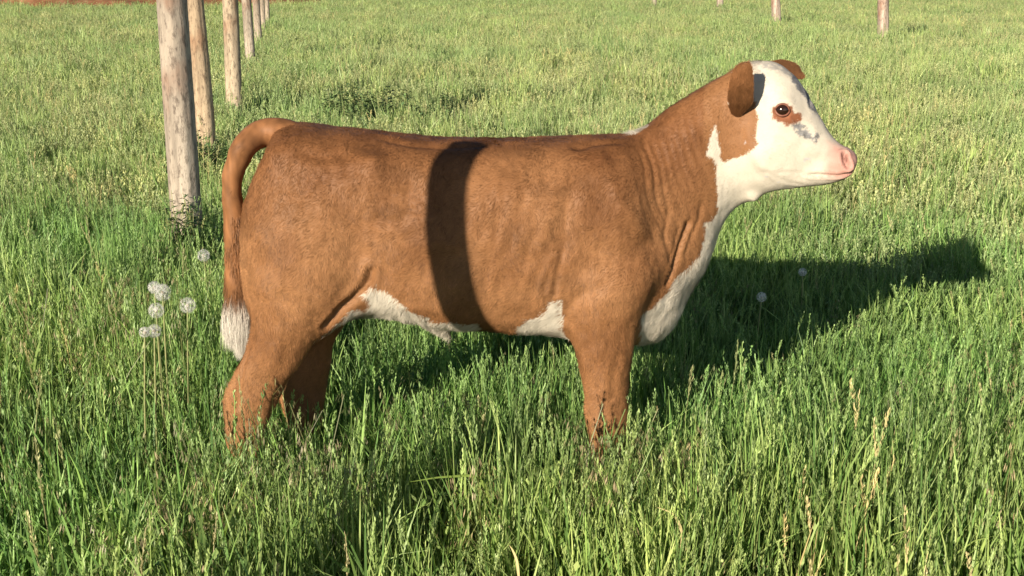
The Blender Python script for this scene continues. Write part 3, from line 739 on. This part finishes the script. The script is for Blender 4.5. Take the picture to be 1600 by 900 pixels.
for k in range(2):   # 13-14 dry straw among green
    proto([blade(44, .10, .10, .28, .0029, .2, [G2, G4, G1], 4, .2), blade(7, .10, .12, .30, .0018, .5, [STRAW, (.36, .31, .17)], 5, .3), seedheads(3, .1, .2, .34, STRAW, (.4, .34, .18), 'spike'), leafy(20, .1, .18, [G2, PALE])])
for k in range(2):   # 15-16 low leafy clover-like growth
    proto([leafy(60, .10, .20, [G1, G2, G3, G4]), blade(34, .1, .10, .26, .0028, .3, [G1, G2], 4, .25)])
for k in range(4):   # 17-20 shorter drier meadow for the distance
    proto([blade(46, .12, .07, .18, .0034, .24, [F1, F2, F1, F3], 3, .25), blade(8, .12, .08, .2, .0028, .25, [STRAW, PALE], 3, .3), seedheads(8, .12, .12, .24, (.44, .46, .25), F3, 'spike', 1.7)])

pts, rots, scs, ids = [], [], [], []
def scatter():
    # polar sampling in depth so that density falls with distance
    out = []
    edges = [(-1.6, 1.2, 105, 1.0), (1.2, 4, 85, 1.05), (4, 9, 52, 1.25), (9, 18, 26, 1.6), (18, 32, 12, 2.1), (32, 70, 6.0, 2.8)]
    for y0, y1, dens, sc in edges:
        hw0 = .66*(y1+D)+2.4; A = 2*hw0*(y1-y0); n = int(A*dens)
        x = rng.uniform(-hw0, hw0, n); y = rng.uniform(y0, y1, n)
        k = np.abs(x) < .66*(y+D)+2.3; x, y = x[k], y[k]
        out.append(np.stack([x, y, np.full(len(x), sc)], 1))
    return np.vstack(out)
G = scatter()
e_d = dirtz(np.stack([G[:, 0], G[:, 1], 0*G[:, 0]], 1))
G = G[~((G[:, 0] < -4) & (G[:, 0] > -72) & (G[:, 1] > 39) & (e_d > .03))]
feet = []
for fx, q in ((.255, 26), (-.70, 26), (-.52, 14)):
    feet.append(np.stack([fx+rng.normal(0, .10, q), rng.uniform(-.62, -.22, q), np.full(q, 1.0)], 1))
nfeet = sum(len(f) for f in feet); G = np.vstack([G]+feet)
n = len(G)
P0 = np.stack([G[:, 0], G[:, 1], 0*G[:, 0]], 1)
pat = noise(P0, .45, 91)*.6+noise(P0, 1.6, 92)*.6; pat2 = noise(P0, .7, 93)
left = sstep(.35, -.55, G[:, 0])*sstep(1.6, -.3, G[:, 1])
u_ = rng.random(n)
idx = np.empty(n, np.int32)
for i in range(n):
    q = u_[i]; y = G[i, 1]
    if y > 3.2+pat2[i]*1.5:
        idx[i] = rng.integers(17, 21) if q < .72 else (rng.integers(0, 5) if q < .88 else rng.integers(13, 15)); continue
    L = left[i]; w = np.array([.62-.45*L, .18+.25*L, .05+.10*L, .05, .08+.16*L]); w += np.array([.2, -.02, .1*pat2[i], .06*pat[i], 0]); w = np.clip(w, .01, 1); w /= w.sum()
    g = np.searchsorted(np.cumsum(w), q); lo, hi = ((0, 5), (5, 9), (9, 13), (13, 15), (15, 17))[min(g, 4)]; idx[i] = rng.integers(lo, hi)
hs = (1.0+.22*pat+.12*rng.normal(size=n))
nearleg = (np.abs(G[:, 1]+.1) < .35) & (np.abs(G[:, 0]) < .9)
hs = np.where((G[:, 1] < -.17) & (G[:, 1] > -.8), hs*1.24, hs); hs = np.where((G[:, 0] < -.65) & (G[:, 1] > -.4) & (G[:, 1] < 1.2), hs*1.05, hs)
hs = np.where((G[:, 1] > .2) & (G[:, 1] < 3.2) & (G[:, 0] > -.6), hs*.84, hs)
hs[-nfeet:] = rng.uniform(.8, 1.3, nfeet); idx[-nfeet:] = rng.choice([0, 1, 2, 3, 4, 9, 10, 11, 12], nfeet)
hs = np.clip(hs, .6, 1.5)
me = bpy.data.meshes.new('grass'); me.vertices.add(n); me.vertices.foreach_set('co', P0.astype(np.float32).ravel())
def addv(nm, t, arr, key):
    a = me.attributes.new(nm, t, 'POINT'); a.data.foreach_set(key, np.ascontiguousarray(arr).ravel())
addv('rot', 'FLOAT_VECTOR', np.stack([rng.normal(0, .07, n), rng.normal(0, .07, n), rng.uniform(0, 6.283, n)], 1).astype(np.float32), 'vector')
wide = G[:, 2]*rng.uniform(.85, 1.2, n)
zsc = hs*np.where(G[:, 1] > 9, 1.15, 1.0)
addv('scl', 'FLOAT_VECTOR', np.stack([wide, wide, zsc], 1).astype(np.float32), 'vector')
addv('idx', 'INT', idx, 'value')
me.update()
go = bpy.data.objects.new('grass', me); COL.objects.link(go)
tag(go, 'tall green pasture grass with seed heads around and behind the calf', 'grass', kind='stuff')
ng = bpy.data.node_groups.new('grass_scatter', 'GeometryNodeTree')
ng.interface.new_socket('Geometry', in_out='INPUT', socket_type='NodeSocketGeometry'); ng.interface.new_socket('Geometry', in_out='OUTPUT', socket_type='NodeSocketGeometry')
gi, gout = ng.nodes.new('NodeGroupInput'), ng.nodes.new('NodeGroupOutput')
ci = ng.nodes.new('GeometryNodeCollectionInfo'); ci.inputs[0].default_value = tufts; ci.inputs['Separate Children'].default_value = True; ci.inputs['Reset Children'].default_value = True
ip = ng.nodes.new('GeometryNodeInstanceOnPoints'); ip.inputs['Pick Instance'].default_value = True
def na(nm, t):
    q = ng.nodes.new('GeometryNodeInputNamedAttribute'); q.data_type = t; q.inputs[0].default_value = nm; return q.outputs[0]
L_ = ng.links.new
L_(gi.outputs[0], ip.inputs['Points']); L_(ci.outputs[0], ip.inputs['Instance']); L_(na('idx', 'INT'), ip.inputs['Instance Index'])
L_(na('rot', 'FLOAT_VECTOR'), ip.inputs['Rotation']); L_(na('scl', 'FLOAT_VECTOR'), ip.inputs['Scale']); L_(ip.outputs[0], gout.inputs[0])
go.modifiers.new('scatter', 'NODES').node_group = ng

# ------------------------------------------------------------------ dandelions gone to seed
def dandelion(px, py, Y, rad, label, grp):
    c = atY(px, py, Y); t = empty('dandelion_clock', (c[0], c[1], 0)); tag(t, label, 'dandelion', grp)
    lx = rng.normal(0, .02)
    s = tube([(lx, rng.normal(0, .015), 0), (lx*.6, 0, c[2]*.5), (0, 0, c[2]-.002)], [.0028, .0025, .0022], 8, 4); build('stem', s[0], [s[1], s[2]], M_STEM, t)
    e = ell(v3(0, 0, c[2]), .0050, .0050, .0050); build('seed_core', e[0], [e[1], e[2]], M_SEED, t)
    V, T = [], []
    for q in range(190):
        d = rng.normal(size=3); d /= np.linalg.norm(d); a_ = np.cross(d, (0.3, .2, 1)); a_ /= np.linalg.norm(a_); b_ = np.cross(d, a_)
        o = v3(0, 0, c[2]); i0 = len(V); p1 = o+d*rad*.84; V += [o+d*.004-a_*.0002, o+d*.004+a_*.0002, p1]; T.append((i0, i0+1, i0+2))
        for k in range(9):
            g = k*6.283/9+rng.uniform(-.2, .2); e_ = p1+d*rad*rng.uniform(.08, .2)+(a_*math.cos(g)+b_*math.sin(g))*rad*.33; s_ = (b_*math.cos(g)-a_*math.sin(g))*.00014
            i0 = len(V); V += [p1-s_, p1+s_, e_]; T.append((i0, i0+1, i0+2))
    build('seed_fluff', np.array(V), [np.array(T)], M_FLUFF, t, smooth=False)
GD = 'dandelion seed heads in the grass'
dandelion(318, 399, 1.3, .024, 'grey dandelion clock alone below the foot of the thickest fence post', GD)
dandelion(241, 449, .25, .019, 'small dandelion clock half behind its larger neighbour, topmost of the left cluster', GD)
dandelion(254, 457, .18, .025, 'larger fluffy dandelion clock touching the small topmost one of the cluster', GD)
dandelion(293, 477, .12, .023, 'round dandelion clock on a bare stem, nearest to the white tail tip', GD)
dandelion(244, 485, .10, .022, 'dandelion clock directly beneath the touching pair left of the calf', GD)
dandelion(226, 519, .0, .015, 'partly blown dandelion head at the outer left of the lowest pair', GD)
dandelion(241, 517, .02, .019, 'larger partly blown dandelion head of the lowest pair beside the calf', GD)
dandelion(1254, 425, 1.55, .017, 'dandelion clock in the upper part of the calf shadow', GD)
dandelion(1190, 464, .95, .018, 'dandelion clock in the middle of the calf shadow', GD)

# ------------------------------------------------------------------ weeds
def weed(px, py, z, nst, h, spread, label, cols, leafL):
    g = atZ(px, py, z); g[2] = 0; t = empty('weed_plant', g); tag(t, label, 'weed', 'leafy weeds'); SV, LV, LQ, LC = [], [], [], []
    for s in range(nst):
        a = rng.uniform(0, 6.28); r = spread*math.sqrt(rng.random()); b = v3(r*math.cos(a), r*math.sin(a), 0); hh = h*rng.uniform(.6, 1.1); ld = rng.normal(0, .12, 2)
        at = lambda q: b+v3(ld[0]*q*hh, ld[1]*q*hh, hh*q)
        SV.append(tube([at(0), at(.5), at(1)], [.003, .0025, .001], 6, 2))
        for q in range(26):
            tt_ = rng.uniform(.15, 1); p = at(tt_); az = rng.uniform(0, 6.28); d = v3(math.cos(az), math.sin(az), rng.normal(.15, .35)); s_ = np.cross(d, (0, 0, 1)); s_ /= np.linalg.norm(s_)
            L = leafL*rng.uniform(.5, 1.2)*(1.15-.6*tt_); w = L*.16; o = len(LV)
            LV += [p, p+d*L*.4+s_*w, p+d*L-v3(0, 0, L*.3), p+d*L*.4-s_*w]; LQ.append((o, o+1, o+2, o+3)); LC += [np.array(cols[rng.integers(len(cols))])*rng.normal(1, .15)]*4
    for m in SV: build('stem', m[0], [m[1], m[2]], M_STEM, t)
    build('foliage', np.array(LV), [np.array(LQ)], M_LEAF, t, {'tint': np.clip(np.array(LC), .004, .5)})
DK = [(.09, .155, .055), (.115, .19, .065), (.07, .125, .05)]
weed(292, 366, .20, 22, .40, .11, 'dark leafy weed hugging the foot of the thickest fence post', DK, .07)
weed(330, 262, .08, 22, .34, .22, 'dark weed at the foot of the tan post, behind the tail', DK, .08)
weed(560, 185, .12, 34, .42, .36, 'darker leafy weed standing above the calf loin in the pasture', DK+[(.17, .26, .09), (.15, .24, .08)], .10)
weed(640, 192, .12, 30, .38, .40, 'broad darker weed right of the taller one above the calf back', DK+[(.17, .26, .09), (.15, .24, .08)], .10)

# ------------------------------------------------------------------ single foreground blades and dry stalks
def ribbon(name, pts, w, col, label, cat, grp):
    pts = crv(np.array([atY(a, b, c) for a, b, c in pts]), 6); m = len(pts); V, Q4 = [], []
    for i, p in enumerate(pts):
        tg = pts[min(i+1, m-1)]-pts[max(i-1, 0)]; tg /= np.linalg.norm(tg); s = np.cross(tg, v3(.1, 1, .25)); s /= np.linalg.norm(s); t = i/(m-1)
        k = w*.6*(min(1, .35+t*3))*(1-t**2.4)+.0003; nf = np.cross(s, tg)
        V += [p-s*k, p+nf*k*.25, p+s*k]
    for i in range(m-1):
        for j in (0, 1): Q4.append((3*i+j, 3*i+j+1, 3*i+4+j, 3*i+3+j))
    V = np.array(V); V = np.vstack([V, V+v3(0, .0006, 0)]); Q4 = np.array(Q4); n0 = len(V)//2; Q4 = np.vstack([Q4, (Q4+n0)[:, ::-1]])
    base = V[0].copy(); o = build(name, V-base, [Q4], M_GRASS, None, {'tint': np.clip(np.tile(np.array(col), (len(V), 1))*(1+.12*noise(V, .02, 3))[:, None], 0, .8)}); o.location = base
    tag(o, label, cat, grp)
GB, GS = 'broad grass blades in front', 'dry bent stalks in front'
BG = (.17, .24, .065)
ribbon('grass_blade', [(780, 830, -.48), (752, 752, -.5), (700, 745, -.52), (640, 753, -.54)], .0068, BG, 'broad pale blade lying level in front of the calf belly', 'grass blade', GB)
ribbon('grass_blade', [(790, 760, -.2), (745, 688, -.24), (710, 672, -.26), (680, 670, -.27)], .0048, BG, 'shorter curved broad blade above the level one', 'grass blade', GB)
ribbon('grass_blade', [(650, 900, -.5), (600, 810, -.5), (560, 765, -.5), (538, 742, -.50)], .0065, BG, 'broad blade slanting down to the right below the hind legs', 'grass blade', GB)
ribbon('grass_blade', [(480, 910, -.6), (440, 840, -.6), (400, 790, -.6), (375, 765, -.60)], .0055, BG, 'narrow blade slanting left, lowest near the corner', 'grass blade', GB)
ribbon('grass_blade', [(445, 900, -.6), (480, 840, -.6), (510, 790, -.6), (522, 768, -.60)], .0045, BG, 'thin blade leaning right, crossing the slanting broad one', 'grass blade', GB)
ribbon('dry_stalk', [(1052, 900, -.67), (1066, 840, -.67), (1054, 806, -.67), (1036, 796, -.67), (1024, 792, -.67)], .0040, STRAW, 'straw stalk with hooked top right of the front leg', 'dry stalk', GS)
ribbon('dry_stalk', [(1078, 880, -.65), (1066, 835, -.65), (1050, 800, -.65)], .0034, STRAW, 'straw stalk without a hook, leaning on the hooked one', 'dry stalk', GS)
ribbon('dry_stalk', [(874, 850, -.45), (868, 790, -.45), (878, 742, -.45), (886, 715, -.45)], .0034, (.44, .38, .22), 'upright straw stalk below the front leg', 'dry stalk', GS)
ribbon('dry_stalk', [(812, 920, -.86), (808, 880, -.86), (802, 862, -.86), (796, 852, -.86)], .0042, STRAW, 'short curled straw tip at the very bottom of the picture', 'dry stalk', GS)
